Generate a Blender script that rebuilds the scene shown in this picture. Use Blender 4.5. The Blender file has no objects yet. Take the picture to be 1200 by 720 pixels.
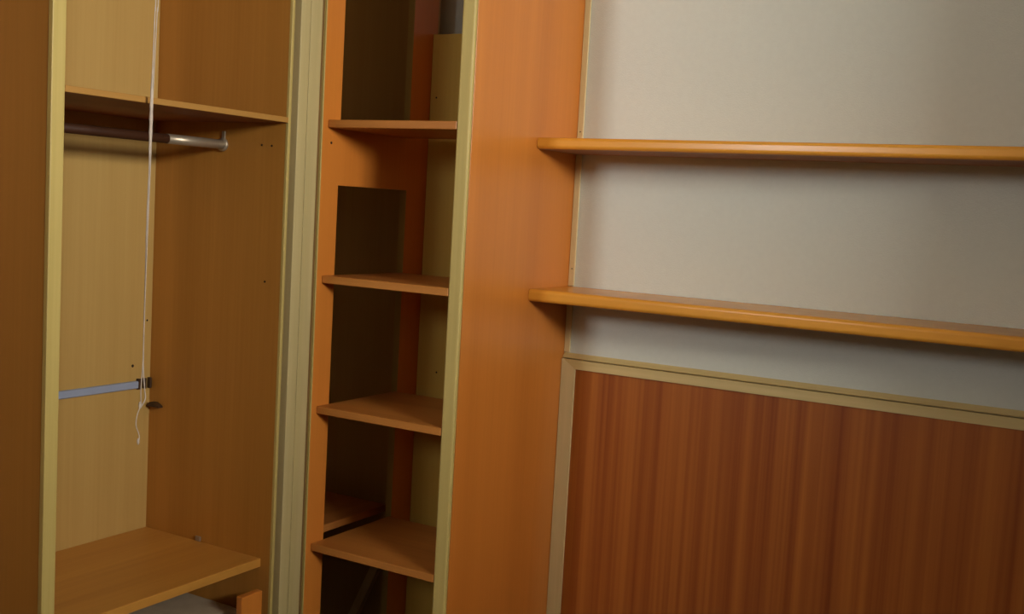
import bpy, bmesh, math, random
from mathutils import Matrix, Vector
random.seed(4)
SC = bpy.context.scene
COL = SC.collection

# ------------------------------------------------------------------ camera
CAM_H = 1.42
F_PX, YAW, PITCH, ROLL = 1296.92, 0.5262, 0.0889, 0.05654
def set_camera():
    r = Vector((math.cos(YAW), math.sin(YAW), 0)); fw = Vector((-math.sin(YAW), math.cos(YAW), 0)); up = Vector((0, 0, 1))
    F = fw*math.cos(PITCH) - up*math.sin(PITCH); U = up*math.cos(PITCH) + fw*math.sin(PITCH)
    R = r*math.cos(ROLL) + U*math.sin(ROLL); U2 = -r*math.sin(ROLL) + U*math.cos(ROLL)
    cd = bpy.data.cameras.new('camera'); co = bpy.data.objects.new('camera', cd); COL.objects.link(co)
    cd.sensor_width = 36; cd.lens = 36*F_PX/1200; cd.clip_start = 0.05
    m = Matrix((R, U2, -F)).transposed().to_4x4(); m.translation = Vector((0, 0, CAM_H))
    co.matrix_world = m
    SC.camera = co
set_camera()

# ------------------------------------------------------------------ light
W = bpy.data.worlds.new('sky'); SC.world = W; W.use_nodes = True
bg = W.node_tree.nodes['Background']; bg.inputs[0].default_value = (0.62, 0.75, 1.0, 1); bg.inputs[1].default_value = 0.5
ROOM = dict(x0=-2.325, x1=1.75, y0=-1.3, y1=2.75, z1=3.0)
WIN = dict(y0=-0.1, y1=1.15, z0=1.88, z1=2.56)
WIN2 = dict(x0=-2.31, x1=-1.75, z0=1.85, z1=2.6)
def window_light(name, loc, rot, sx, sy, power, color):
    l = bpy.data.lights.new(name, 'AREA'); l.shape = 'RECTANGLE'; l.size = sx; l.size_y = sy; l.energy = power; l.color = color
    o = bpy.data.objects.new(name, l); COL.objects.link(o); o.location = loc; o.rotation_euler = rot
    return o
# daylight standing in the window opening of the right-hand wall (outside the frame of the photograph)
window_light('window_daylight', (ROOM['x1']+0.86, (WIN['y0']+WIN['y1'])/2, (WIN['z0']+WIN['z1'])/2), (0, math.radians(90), 0),
             WIN['z1']-WIN['z0'], WIN['y1']-WIN['y0'], 222, (1.0, 0.98, 0.90))
# a narrow second window behind the camera, cooler light
window_light('window_daylight', ((WIN2['x0']+WIN2['x1'])/2, ROOM['y0']-0.71, (WIN2['z0']+WIN2['z1'])/2), (math.radians(90), 0, 0),
             WIN2['x1']-WIN2['x0'], WIN2['z1']-WIN2['z0'], 66, (0.96, 0.98, 1.0))
vs = SC.view_settings
vs.view_transform = 'Standard'; vs.look = 'None'; vs.gamma = 1.0; vs.use_curve_mapping = False
vs.exposure = 0.1

# ------------------------------------------------------------------ materials
def srgb(r, g, b):
    f = lambda c: (c/255/12.92) if c/255 <= 0.04045 else ((c/255+0.055)/1.055)**2.4
    return (f(r), f(g), f(b), 1)
def base_mat(name, rough, spec=0.5, metal=0.0):
    m = bpy.data.materials.new(name); m.use_nodes = True
    nt = m.node_tree; b = nt.nodes['Principled BSDF']
    b.inputs['Roughness'].default_value = rough; b.inputs['Metallic'].default_value = metal
    b.inputs['Specular IOR Level'].default_value = spec
    return m, nt, b
def noise(nt, vec, scale, detail=2.0, rough=0.5):
    n = nt.nodes.new('ShaderNodeTexNoise'); n.inputs['Scale'].default_value = scale
    n.inputs['Detail'].default_value = detail; n.inputs['Roughness'].default_value = rough
    nt.links.new(vec, n.inputs['Vector']); return n
def wood(name, dark, light, axis='z', bands=14.0, fine=90.0, stretch=0.03, contrast=(0.35, 0.65), rough=0.42, fine_amt=0.25, spec=0.4, warp=0.0):
    """veneer with the grain along one world axis: broad bands + fine streaks"""
    m, nt, b = base_mat(name, rough, spec)
    g = nt.nodes.new('ShaderNodeNewGeometry'); mp = nt.nodes.new('ShaderNodeMapping')
    s = [1, 1, 1]; s['xyz'.index(axis)] = stretch
    mp.inputs['Scale'].default_value = s
    nt.links.new(g.outputs['Position'], mp.inputs['Vector'])
    vec = mp.outputs['Vector']
    n1 = noise(nt, vec, bands, 3.0, 0.55); n2 = noise(nt, vec, fine, 2.0, 0.6)
    mix = nt.nodes.new('ShaderNodeMix'); mix.data_type = 'FLOAT'; mix.inputs[0].default_value = fine_amt
    nt.links.new(n1.outputs['Fac'], mix.inputs[2]); nt.links.new(n2.outputs['Fac'], mix.inputs[3])
    rp = nt.nodes.new('ShaderNodeValToRGB')
    rp.color_ramp.elements[0].position = contrast[0]; rp.color_ramp.elements[0].color = srgb(*dark)
    rp.color_ramp.elements[1].position = contrast[1]; rp.color_ramp.elements[1].color = srgb(*light)
    nt.links.new(mix.outputs[0], rp.inputs['Fac']); nt.links.new(rp.outputs['Color'], b.inputs['Base Color'])
    bp = nt.nodes.new('ShaderNodeBump'); bp.inputs['Strength'].default_value = 0.04; bp.inputs['Distance'].default_value = 0.002
    nt.links.new(n2.outputs['Fac'], bp.inputs['Height']); nt.links.new(bp.outputs['Normal'], b.inputs['Normal'])
    return m
def plain(name, col, rough=0.6, var=0.06, scale=12.0, bump=0.0, bscale=300.0, metal=0.0, spec=0.4):
    m, nt, b = base_mat(name, rough, spec, metal)
    g = nt.nodes.new('ShaderNodeNewGeometry')
    n = noise(nt, g.outputs['Position'], scale, 3.0)
    rp = nt.nodes.new('ShaderNodeValToRGB'); c = srgb(*col)
    rp.color_ramp.elements[0].position = 0.3; rp.color_ramp.elements[0].color = tuple(x*(1-var) for x in c[:3])+(1,)
    rp.color_ramp.elements[1].position = 0.7; rp.color_ramp.elements[1].color = tuple(min(1, x*(1+var)) for x in c[:3])+(1,)
    nt.links.new(n.outputs['Fac'], rp.inputs['Fac']); nt.links.new(rp.outputs['Color'], b.inputs['Base Color'])
    if bump:
        n2 = noise(nt, g.outputs['Position'], bscale, 2.0)
        bp = nt.nodes.new('ShaderNodeBump'); bp.inputs['Strength'].default_value = bump; bp.inputs['Distance'].default_value = 0.002
        nt.links.new(n2.outputs['Fac'], bp.inputs['Height']); nt.links.new(bp.outputs['Normal'], b.inputs['Normal'])
    return m
M = dict(
    wall=plain('white_wall_paint', (214, 217, 205), 0.85, 0.015, 60, 0.35, 350),
    room=plain('plain_room_paint', (160, 150, 134), 0.9, 0.03, 5),
    floor=wood('floor_wood', (70, 48, 30), (96, 66, 42), 'y', 12, 80, 0.05, rough=0.4),
    orange=wood('orange_veneer', (196, 116, 44), (214, 132, 54), 'z', 9, 120, 0.02, (0.3, 0.7), 0.30, 0.22, 0.5),
    inner=wood('wardrobe_veneer', (170, 115, 45), (192, 133, 58), 'z', 12, 140, 0.02, (0.3, 0.7), 0.4, 0.25),
    shelfy=wood('shelf_veneer_along_y', (172, 106, 48), (202, 132, 66), 'y', 14, 110, 0.03, (0.3, 0.7), 0.4, 0.3),
    shelfx=wood('shelf_veneer_along_x', (166, 102, 42), (196, 128, 58), 'x', 14, 110, 0.03, (0.3, 0.7), 0.4, 0.3),
    wallshelf=wood('varnished_shelf_wood', (216, 144, 44), (236, 168, 66), 'x', 10, 90, 0.04, (0.3, 0.7), 0.27, 0.3, 0.5),
    sapele=wood('striped_sapele_veneer', (140, 68, 22), (186, 110, 44), 'z', 26, 80, 0.008, (0.34, 0.66), 0.38, 0.3),
    post=wood('pale_post_paint', (182, 164, 112), (196, 178, 128), 'z', 30, 160, 0.03, (0.3, 0.7), 0.5, 0.3),
    stile=wood('pale_moulding_paint', (216, 196, 142), (228, 208, 156), 'z', 30, 160, 0.03, (0.3, 0.7), 0.45, 0.3),
    brown=wood('yellow_brown_board', (184, 126, 52), (206, 148, 66), 'y', 12, 100, 0.03, (0.3, 0.7), 0.42, 0.3),
    lath=wood('pale_lath_wood', (206, 184, 128), (222, 200, 146), 'z', 30, 160, 0.03, (0.3, 0.7), 0.6, 0.3),
    underside=wood('dull_shelf_underside', (150, 112, 84), (166, 126, 96), 'x', 14, 110, 0.03, (0.3, 0.7), 0.7, 0.3, 0.2),  # duller, greyer brown for the wall shelf undersides
    reddish=wood('dark_red_board', (122, 62, 32), (140, 74, 40), 'y', 14, 110, 0.03, (0.3, 0.7), 0.5, 0.3, 0.3),
    edge=wood('pale_orange_lipping', (166, 120, 58), (182, 134, 68), 'y', 14, 110, 0.03, (0.3, 0.7), 0.5, 0.3, 0.3),
    cream=wood('cream_edge_strip', (180, 157, 88), (196, 173, 104), 'z', 30, 160, 0.03, (0.3, 0.7), 0.5, 0.3),
    creamx=wood('cream_moulding', (206, 180, 118), (220, 196, 138), 'x', 30, 160, 0.03, (0.3, 0.7), 0.5, 0.3),
    back=wood('pale_back_veneer', (174, 138, 74), (192, 157, 92), 'z', 10, 120, 0.02, (0.3, 0.7), 0.45, 0.25, 0.5),
    olive=wood('yellow_back_board', (188, 150, 56), (204, 166, 70), 'z', 10, 120, 0.02, (0.3, 0.7), 0.6, 0.25),
    groove=plain('brown_groove', (120, 88, 44), 0.7),
    metal=plain('grey_tube_metal', (176, 160, 138), 0.4, 0.05, 20, metal=0.6),
    rod=plain('dark_rod', (64, 36, 20), 0.6, 0.05, 20, spec=0.2),
    rail=plain('blue_grey_rail', (150, 160, 182), 0.5, 0.04, 20),
    dark=plain('dark_brown_plastic', (66, 44, 26), 0.5),
    hole=plain('dark_hole', (38, 22, 12), 0.9),
    cord=plain('white_cord', (196, 180, 164), 0.8, 0.12, 60),
    cloth=plain('pale_grey_cloth', (176, 158, 132), 0.95, 0.06, 30, 0.3, 200),
    white=plain('white_window_paint', (228, 226, 220), 0.5),
)

# ------------------------------------------------------------------ mesh helpers
def add_box(bm, x0, x1, y0, y1, z0, z1, bev=0.0, seg=1):
    vs_ = [bm.verts.new((x, y, z)) for x in (x0, x1) for y in (y0, y1) for z in (z0, z1)]
    idx = [(0, 1, 3, 2), (4, 6, 7, 5), (0, 4, 5, 1), (2, 3, 7, 6), (0, 2, 6, 4), (1, 5, 7, 3)]
    fs = [bm.faces.new([vs_[i] for i in f]) for f in idx]
    if bev:
        es = list({e for f in fs for e in f.edges})
        bmesh.ops.bevel(bm, geom=es, offset=bev, segments=seg, profile=0.5, affect='EDGES')
def add_prism(bm, pts, axis, a, b):
    """extrude a 2-D outline along an axis; pts are the other two coordinates in xyz order"""
    def mk(p, t):
        return (t, p[0], p[1]) if axis == 'x' else ((p[0], t, p[1]) if axis == 'y' else (p[0], p[1], t))
    A = [bm.verts.new(mk(p, a)) for p in pts]; B = [bm.verts.new(mk(p, b)) for p in pts]
    n = len(pts)
    bm.faces.new(A); bm.faces.new(B[::-1])
    for i in range(n):
        bm.faces.new((A[i], B[i], B[(i+1) % n], A[(i+1) % n]))
def add_tube(bm, pts, rads, n=10):
    rings = []
    P = [Vector(p) for p in pts]
    for i, p in enumerate(P):
        t = (P[min(i+1, len(P)-1)] - P[max(i-1, 0)]).normalized()
        a = Vector((1, 0, 0)) if abs(t.x) < 0.8 else Vector((0, 1, 0))
        u = t.cross(a).normalized(); w = t.cross(u)
        r = rads[i] if isinstance(rads, (list, tuple)) else rads
        rings.append([bm.verts.new(p + (u*math.cos(2*math.pi*k/n) + w*math.sin(2*math.pi*k/n))*r) for k in range(n)])
    for a, b in zip(rings, rings[1:]):
        for k in range(n):
            bm.faces.new((a[k], a[(k+1) % n], b[(k+1) % n], b[k]))
    bm.faces.new(rings[0][::-1]); bm.faces.new(rings[-1])
def obj(name, bm, mat, parent=None, smooth=False):
    bmesh.ops.recalc_face_normals(bm, faces=bm.faces)
    me = bpy.data.meshes.new(name); bm.to_mesh(me); bm.free()
    if smooth:
        for p in me.polygons: p.use_smooth = True
    me.materials.append(M[mat])
    o = bpy.data.objects.new(name, me); COL.objects.link(o)
    if parent is not None:
        o.parent = parent
        o.matrix_parent_inverse = Matrix.Translation(-Vector(parent.location))   # parts are modelled in world coordinates
    return o
def box(name, mat, parent, x0, x1, y0, y1, z0, z1, bev=0.001, seg=1):
    bm = bmesh.new(); add_box(bm, x0, x1, y0, y1, z0, z1, bev, seg); return obj(name, bm, mat, parent)
def prism(name, mat, parent, pts, axis, a, b):
    bm = bmesh.new(); add_prism(bm, pts, axis, a, b); return obj(name, bm, mat, parent)
def tube(name, mat, parent, pts, rads, n=12):
    bm = bmesh.new(); add_tube(bm, pts, rads, n); return obj(name, bm, mat, parent, True)
def tag(o, label, cat, group=None):
    o['label'] = label; o['category'] = cat
    if group: o['group'] = group
    return o
def thing(name, label, cat, loc, group=None):
    o = bpy.data.objects.new(name, None); COL.objects.link(o); o.location = loc; o.empty_display_size = 0.1
    return tag(o, label, cat, group)
def struct(o):
    o['kind'] = 'structure'; return o

# ------------------------------------------------------------------ measured planes (metres)
XW, XB = -1.8435, -2.2971            # wardrobe front plane, wardrobe back
YD, YL, YLO = 2.0519, 1.418, 1.3889  # divider face, left panel inner / outer face
XO, XOT, YF = -1.4182, -1.4539, 2.1965   # end panel outer / inner face, its front edge
YS, YW = 2.522, 2.75                 # wall-shelf front, back wall
CEIL = ROOM['z1']
PIER_X, PIER_Y = 0.62, 1.76          # unseen pier added right of view to shade the back wall; shelves end there

# ------------------------------------------------------------------ room shell
T = 0.15
R_ = ROOM
struct(box('floor', 'floor', None, R_['x0']-T, R_['x1']+T, R_['y0']-T, R_['y1']+T, -0.1, 0, 0))
struct(box('ceiling', 'room', None, R_['x0']-T, R_['x1']+T, R_['y0']-T, R_['y1']+T, CEIL, CEIL+0.1, 0))
struct(box('wall_back', 'wall', None, R_['x0']-T, R_['x1']+T, YW, YW+T, 0, CEIL, 0))
struct(box('wall_left', 'room', None, R_['x0']-T, R_['x0'], R_['y0']-T, YW, 0, CEIL, 0))
bm = bmesh.new()
add_box(bm, R_['x0'], WIN2['x0'], R_['y0']-0.75, R_['y0'], 0, CEIL)  # wall made extra thick so the window reveal holds light off low parts
add_box(bm, WIN2['x1'], R_['x1'], R_['y0']-0.75, R_['y0'], 0, CEIL)
add_box(bm, WIN2['x0'], WIN2['x1'], R_['y0']-0.75, R_['y0'], 0, WIN2['z0'])
add_box(bm, WIN2['x0'], WIN2['x1'], R_['y0']-0.75, R_['y0'], WIN2['z1'], CEIL)
struct(obj('wall_front', bm, 'room'))
bm = bmesh.new()
for (a, b, c, d) in ((WIN2['x0'], WIN2['x0']+0.04, WIN2['z0'], WIN2['z1']), (WIN2['x1']-0.04, WIN2['x1'], WIN2['z0'], WIN2['z1']),
                     (WIN2['x0']+0.04, WIN2['x1']-0.04, WIN2['z0'], WIN2['z0']+0.04), (WIN2['x0']+0.04, WIN2['x1']-0.04, WIN2['z1']-0.04, WIN2['z1'])):
    add_box(bm, a, b, R_['y0']-0.65, R_['y0']-0.60, c, d)
struct(obj('window_2', bm, 'white'))
bm = bmesh.new()
add_box(bm, R_['x1'], R_['x1']+0.90, R_['y0']-T, WIN['y0'], 0, CEIL)  # thickness chosen so the deep reveal cuts light falling on lower surfaces
add_box(bm, R_['x1'], R_['x1']+0.90, WIN['y1'], YW, 0, CEIL)
add_box(bm, R_['x1'], R_['x1']+0.90, WIN['y0'], WIN['y1'], 0, WIN['z0'])
add_box(bm, R_['x1'], R_['x1']+0.90, WIN['y0'], WIN['y1'], WIN['z1'], CEIL)
struct(obj('wall_right', bm, 'room'))
struct(box('shading_pier', 'room', None, PIER_X, R_['x1'], PIER_Y, YW, 0, CEIL, 0))  # added block out of view, darkens the right part of the back wall
bm = bmesh.new()
wx0, wx1 = R_['x1']+0.78, R_['x1']+0.83
for (a, b, c, d) in ((WIN['y0'], WIN['y0']+0.05, WIN['z0'], WIN['z1']), (WIN['y1']-0.05, WIN['y1'], WIN['z0'], WIN['z1']),
                     (WIN['y0']+0.05, WIN['y1']-0.05, WIN['z0'], WIN['z0']+0.05), (WIN['y0']+0.05, WIN['y1']-0.05, WIN['z1']-0.05, WIN['z1'])):
    add_box(bm, wx0, wx1, a, b, c, d)
struct(obj('window_1', bm, 'white'))

# ------------------------------------------------------------------ built-in wardrobe along the left wall
wd = thing('wardrobe', 'open built-in wardrobe bay with hanging rod, top shelf and low bottom board', 'wardrobe', (XB, 1.4, 0))
LIP = 0.013
def edged_panel(name, mat, parent, x0, x1, y0, y1, z0, z1, side):
    """a panel whose front end (side 'x': facing +X, 'y': facing -Y) carries a cream lipping"""
    if side == 'x':
        p = box(name, mat, parent, x0, x1-LIP, y0, y1, z0, z1, 0.0005)
        box('edge_strip', 'cream', p, x1-LIP, x1, y0-0.0006, y1+0.0006, z0, z1, 0.0015, 2)
    else:
        p = box(name, mat, parent, x0, x1, y0+LIP, y1, z0, z1, 0.0005)
        box('edge_strip', 'cream', p, x0-0.0006, x1+0.0006, y0, y0+LIP, z0, z1, 0.005, 3)
    return p
TOP = CEIL - 0.004
edged_panel('side_panel', 'inner', wd, XB-0.012, XW, YLO, YL, 0, TOP, 'x')
edged_panel('side_panel', 'inner', wd, XB-0.012, XW, 0.90, 0.929, 0, TOP, 'x')  # unseen panel added here to shade the left panel's outer face
dv = box('divider', 'inner', wd, XB-0.012, XW-0.009, YD, YD+0.012, 0, TOP, 0.0005)
box('edge_strip', 'cream', dv, XW-0.009, XW, YD-0.0006, YD+0.008, 0, TOP, 0.001)
box('groove_strip', 'groove', wd, XW-0.06, XW-0.022, YD+0.0125, YD+0.028, 0, TOP, 0)
box('back_panel', 'back', wd, XB-0.012, XB, YL+0.001, YD-0.001, 0, TOP, 0)
box('back_panel', 'back', wd, XB-0.012, XB, 0.930, YLO-0.001, 0, TOP, 0)
sh_ = box('shelf', 'reddish', wd, XB+0.001, XW-0.004, YL+0.001, YD-0.001, 1.5943, 1.6080, 0.0008)
box('edge_strip', 'edge', sh_, XW-0.004, XW, YL+0.001, YD-0.001, 1.5950, 1.6080, 0.0008)
box('bottom_board', 'brown', wd, XB+0.001, -1.880, YL+0.001, YD-0.001, 0.485, 0.5072, 0.0015)
box('lower_board', 'inner', wd, XB+0.001, -1.87, YL+0.001, YD-0.001, 0.235, 0.255, 0.001)
box('support_block', 'orange', wd, XW-0.024, XW-0.004, 1.955, 2.026, 0.255, 0.438, 0.002)
# hanging rod with its flange
RX, RZ = -2.057, 1.5385
rod = tube('hanging_rod', 'rod', wd, [(RX, YL+0.001, RZ), (RX, YD-0.001, RZ)], 0.0112, 20)
tube('grey_rod_section', 'metal', rod, [(RX, 1.868, RZ), (RX, YD-0.004, RZ)], 0.0118, 20)  # right-hand stretch of the rod in paler grey metal
tube('flange', 'metal', rod, [(RX, YD-0.006, RZ), (RX, YD-0.0005, RZ)], 0.017, 20)
box('bracket_tab', 'metal', rod, RX-0.004, RX+0.008, YD-0.004, YD-0.0005, RZ+0.012, RZ+0.034, 0.001)
# metal rail on the back panel with clips, and the small dark peg in the corner
rl = box('rail', 'rail', wd, XB, XB+0.012, YL+0.001, 2.004, 0.892, 0.9115, 0.002)
rl['label'] = 'blue-grey metal rail'
for y0, y1 in ((2.004, 2.012), (2.024, 2.030), (2.041, 2.048)):
    box('rail_clip', 'dark', rl, XB, XB+0.012, y0, y1, 0.889, 0.917, 0.001)
prism('peg', 'dark', wd, [(XB+0.004, 0.841), (XB+0.052, 0.841), (XB+0.048, 0.846), (XB+0.032, 0.853), (XB+0.018, 0.853)], 'y', YD-0.016, YD-0.0005)
def hole(parent, c, ax, r=0.0028):
    d = Vector((1, 0, 0)) if ax == 'x' else Vector((0, -1, 0))
    c = Vector(c)
    return tube('screw_hole', 'hole', parent, [c - d*0.0005, c + d*0.0006], r, 10)
for c in ((-1.9276, YD, 1.5402), (-1.8949, YD, 1.5388), (-1.902, YD, 1.205)): hole(wd, c, 'y')
box('shelf_pin', 'metal', wd, -2.107, -2.090, YD-0.006, YD-0.0005, 0.5078, 0.5205, 0.001)
hole(wd, (XB, 1.992, 0.952), 'x', 0.004); hole(wd, (XB, 2.036, 1.07), 'x')

# ------------------------------------------------------------------ corner cabinet
cc = thing('corner_cabinet', 'open corner cabinet with four shelves and a broad orange wood end panel', 'cabinet', (XW, YF, 0))
box('post', 'post', cc, XW-0.05, XW+0.003, 2.0799, 2.1130, 0, TOP, 0.0015, 2)
box('post', 'post', cc, XW-0.05, XW+0.003, 2.1150, 2.1570, 0, TOP, 0.0015, 2)
box('groove_strip', 'groove', cc, XW-0.05, XW-0.006, 2.1575, 2.1740, 0, TOP, 0)
TS = 0.020
bm = bmesh.new()
ys0, ys1, ys2, ys3 = 2.1780, 2.2465, 2.5480, 2.6630
for (y0, y1, z0, z1) in ((ys0, ys1, 0, TOP), (ys2, ys3, 0, TOP), (ys1, ys2, 1.4535, 1.603), (ys1, ys2, 0, 0.07)):
    add_box(bm, XW-TS, XW, y0, y1, z0, z1)
bmesh.ops.remove_doubles(bm, verts=bm.verts, dist=1e-6)
sp = obj('side_panel', bm, 'orange', cc)
box('edge_strip', 'cream', sp, XW-TS, XW+0.0006, 2.1742, 2.1782, 0, TOP, 0.0008)
for z0_, z1_ in ((0.071, 1.453), (1.6035, TOP)):
    box('edge_strip', 'cream', sp, XW-TS, XW-0.0005, ys2-0.0015, ys2-0.0001, z0_, z1_, 0)
for z in (1.5973, 1.2022, 0.8632, 0.4990):
    box('shelf', 'shelfx', cc, XW+0.001, XOT-0.001, YF, 2.535, z, z+0.0195, 0.0015)
bp_ = box('back_panel', 'olive', cc, XW+0.001, XOT-0.001, 2.640, 2.655, 0, 1.9000, 0.001)
edged_panel('end_panel', 'orange', cc, XOT, XO, YF, YW-0.001, 0, TOP, 'y')
cb = box('cavity_back', 'back', cc, XB, XW-TS-0.001, 2.690, 2.702, 0, TOP, 0)
box('cavity_side', 'back', cc, XB-0.012, XB-0.001, 2.085, 2.689, 0, TOP, 0)
box('cavity_shelf', 'shelfy', cc, XB, -1.916, 2.10, 2.62, 0.5005, 0.5215, 0.0015)
hole(cc, (XW, 2.213, 1.560), 'x', 0.0035)
hole(cc, (XW+0.022, 2.640, 1.722), 'y'); hole(cc, (XW+0.07, 2.640, 0.935), 'y')

# ------------------------------------------------------------------ panelling under the shelves
pn = thing('wall_panelling', 'striped dark reddish wood panel framed in cream moulding below the shelves', 'panelling', (-1.0, YW, 0))
PX1 = PIER_X - 0.001
box('board', 'sapele', pn, -1.3755, PX1, 2.7395, YW-0.0005, 0, 0.9845, 0)
YM = 2.7325
prism('frame_stile', 'stile', pn, [(-1.4165, 0), (-1.3747, 0), (-1.3747, 0.9838), (-1.4115, 1.0105), (-1.4165, 1.0105)], 'y', YM, YW-0.0005)
prism('frame_rail', 'creamx', pn, [(-1.3742, 0.9838), (PX1, 0.9838), (PX1, 1.0098), (-1.4105, 1.0098)], 'y', YM, YW-0.0005)
prism('cap_moulding', 'creamx', pn, [(YM+0.0050, 1.0122), (YM+0.0038, 1.0138), (YM+0.006, 1.0165), (2.7485, 1.0262), (2.7495, 1.0262), (2.7495, 1.0122)], 'x', -1.4165, PX1)

# ------------------------------------------------------------------ wall shelves
def wall_shelf(z0, z1, label):
    r = 0.0095; pts = []
    for cz, a0, a1 in ((z0+r, -90, -180), (z1-r, 180, 90)):
        for k in range(15):
            a = math.radians(a0+(a1-a0)*k/14)
            pts.append((YS+r+math.cos(a)*r, cz+math.sin(a)*r))
    pts += [(YW-0.001, z1), (YW-0.001, z0)]
    bm = bmesh.new(); add_prism(bm, pts, 'x', XO+0.0012, PIER_X-0.001)
    o = obj('wall_shelf', bm, 'wallshelf')
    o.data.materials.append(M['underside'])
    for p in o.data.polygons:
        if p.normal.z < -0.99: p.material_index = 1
    return tag(o, label, 'shelf', 'round-edged wall shelves')
wall_shelf(1.5775, 1.6070, 'round-edged varnished wooden wall shelf, the upper one, fixed high on white wall')
wall_shelf(1.1800, 1.2125, 'round-edged varnished wooden wall shelf, the lower one, just above the framed panelling')

# cream scribe strips in the corner between the end panel and the wall
for k, (z0, z1) in enumerate(((1.028, 1.179), (1.214, 1.5765), (1.608, TOP))):
    t_ = struct(box('trim_%d' % (k+1), 'stile', None, XO+0.0008, -1.400, 2.7440, YW-0.0005, z0, z1, 0.0008))
    if k: tube('nail_head', 'dark', t_, [(-1.408, 2.7445, (1.64, 1.262)[k-1] if k == 1 else 1.262), (-1.408, 2.7434, (1.64, 1.262)[k-1] if k == 1 else 1.262)], 0.002, 8)

# ------------------------------------------------------------------ loose things
def smooth_path(pts, n=8):
    P = [Vector(p) for p in pts]; out = []
    for i in range(len(P)-1):
        p0, p1, p2, p3 = P[max(i-1, 0)], P[i], P[i+1], P[min(i+2, len(P)-1)]
        for k in range(n):
            t = k/n
            out.append(0.5*((2*p1)+(-p0+p2)*t+(2*p0-5*p1+4*p2-p3)*t*t+(-p0+3*p1-3*p2+p3)*t**3))
    out.append(P[-1]); return out
cx = XW+0.020
cord = thing('pull_cord', 'frayed white cord hanging down in front of the wardrobe shelf', 'cord', (cx, 1.61, 0.88))
main = smooth_path([(cx, 1.618, TOP), (cx, 1.6165, 1.90), (cx, 1.6150, 1.78), (cx, 1.6125, 1.63), (cx, 1.6120, 1.53), (cx, 1.6105, 1.40), (cx, 1.6085, 1.22), (cx, 1.6090, 1.06), (cx, 1.6140, 1.00), (cx, 1.617, 0.975), (cx, 1.605, 0.957)], 10)
rad = []
for i, p in enumerate(main):
    r = 0.0013
    if 1.46 < p.z < 1.66: r = 0.0014 + 0.0022*math.sin((p.z-1.46)/0.20*math.pi)
    elif 1.25 < p.z <= 1.46: r = 0.0014+0.0010*math.sin((p.z-1.25)/0.21*math.pi)
    elif p.z > 1.66: r = 0.0012
    r *= 1+0.10*math.sin(i*2.1)
    rad.append(r)
tube('strand', 'cord', cord, main, rad, 8)
s2 = smooth_path([(cx+0.003, 1.6215, TOP), (cx+0.003, 1.6205, 1.90), (cx+0.003, 1.6180, 1.78), (cx+0.003, 1.6135, 1.63), (cx+0.003, 1.611, 1.45), (cx+0.003, 1.607, 1.22), (cx+0.003, 1.6055, 1.06), (cx+0.003, 1.602, 1.00), (cx+0.003, 1.604, 0.962)], 8)
tube('strand', 'cord', cord, s2, 0.0010, 8)
tail = smooth_path([(cx+0.001, 1.604, 0.962), (cx+0.001, 1.595, 0.940), (cx+0.001, 1.5935, 0.920), (cx+0.001, 1.600, 0.905), (cx+0.001, 1.603, 0.893), (cx+0.001, 1.601, 0.882)], 8)
tube('tail', 'cord', cord, tail, 0.0011, 8)
tube('knot', 'cord', cord, [(cx, 1.604, 0.970), (cx, 1.604, 0.966), (cx, 1.604, 0.959), (cx, 1.604, 0.955)], [0.0015, 0.0036, 0.0036, 0.0015], 10)
tube('knot', 'cord', cord, [(cx, 1.601, 0.892), (cx, 1.601, 0.888), (cx, 1.601, 0.882), (cx, 1.601, 0.878)], [0.001, 0.0026, 0.0026, 0.001], 10)

bm = bmesh.new(); add_box(bm, XB+0.02, -1.925, 1.56, 2.040, 0.256, 0.374, 0.022, 4)
bl = obj('folded_blanket', bm, 'cloth', None, True)
tag(bl, 'pale grey folded blanket stowed under the wardrobe bottom board', 'blanket')

bm = bmesh.new()
a, b = Vector((-2.085, 2.61, 0.0)), Vector((-1.885, 2.61, 0.44))
add_prism(bm, [(a.x-0.014, a.z), (a.x+0.014, a.z), (b.x+0.014, b.z), (b.x-0.014, b.z)], 'y', 2.60, 2.6225)
lt = obj('wooden_lath', bm, 'lath')
tag(lt, 'thin pale wooden lath leaning in the dark hollow below the lowest corner shelf', 'lath')
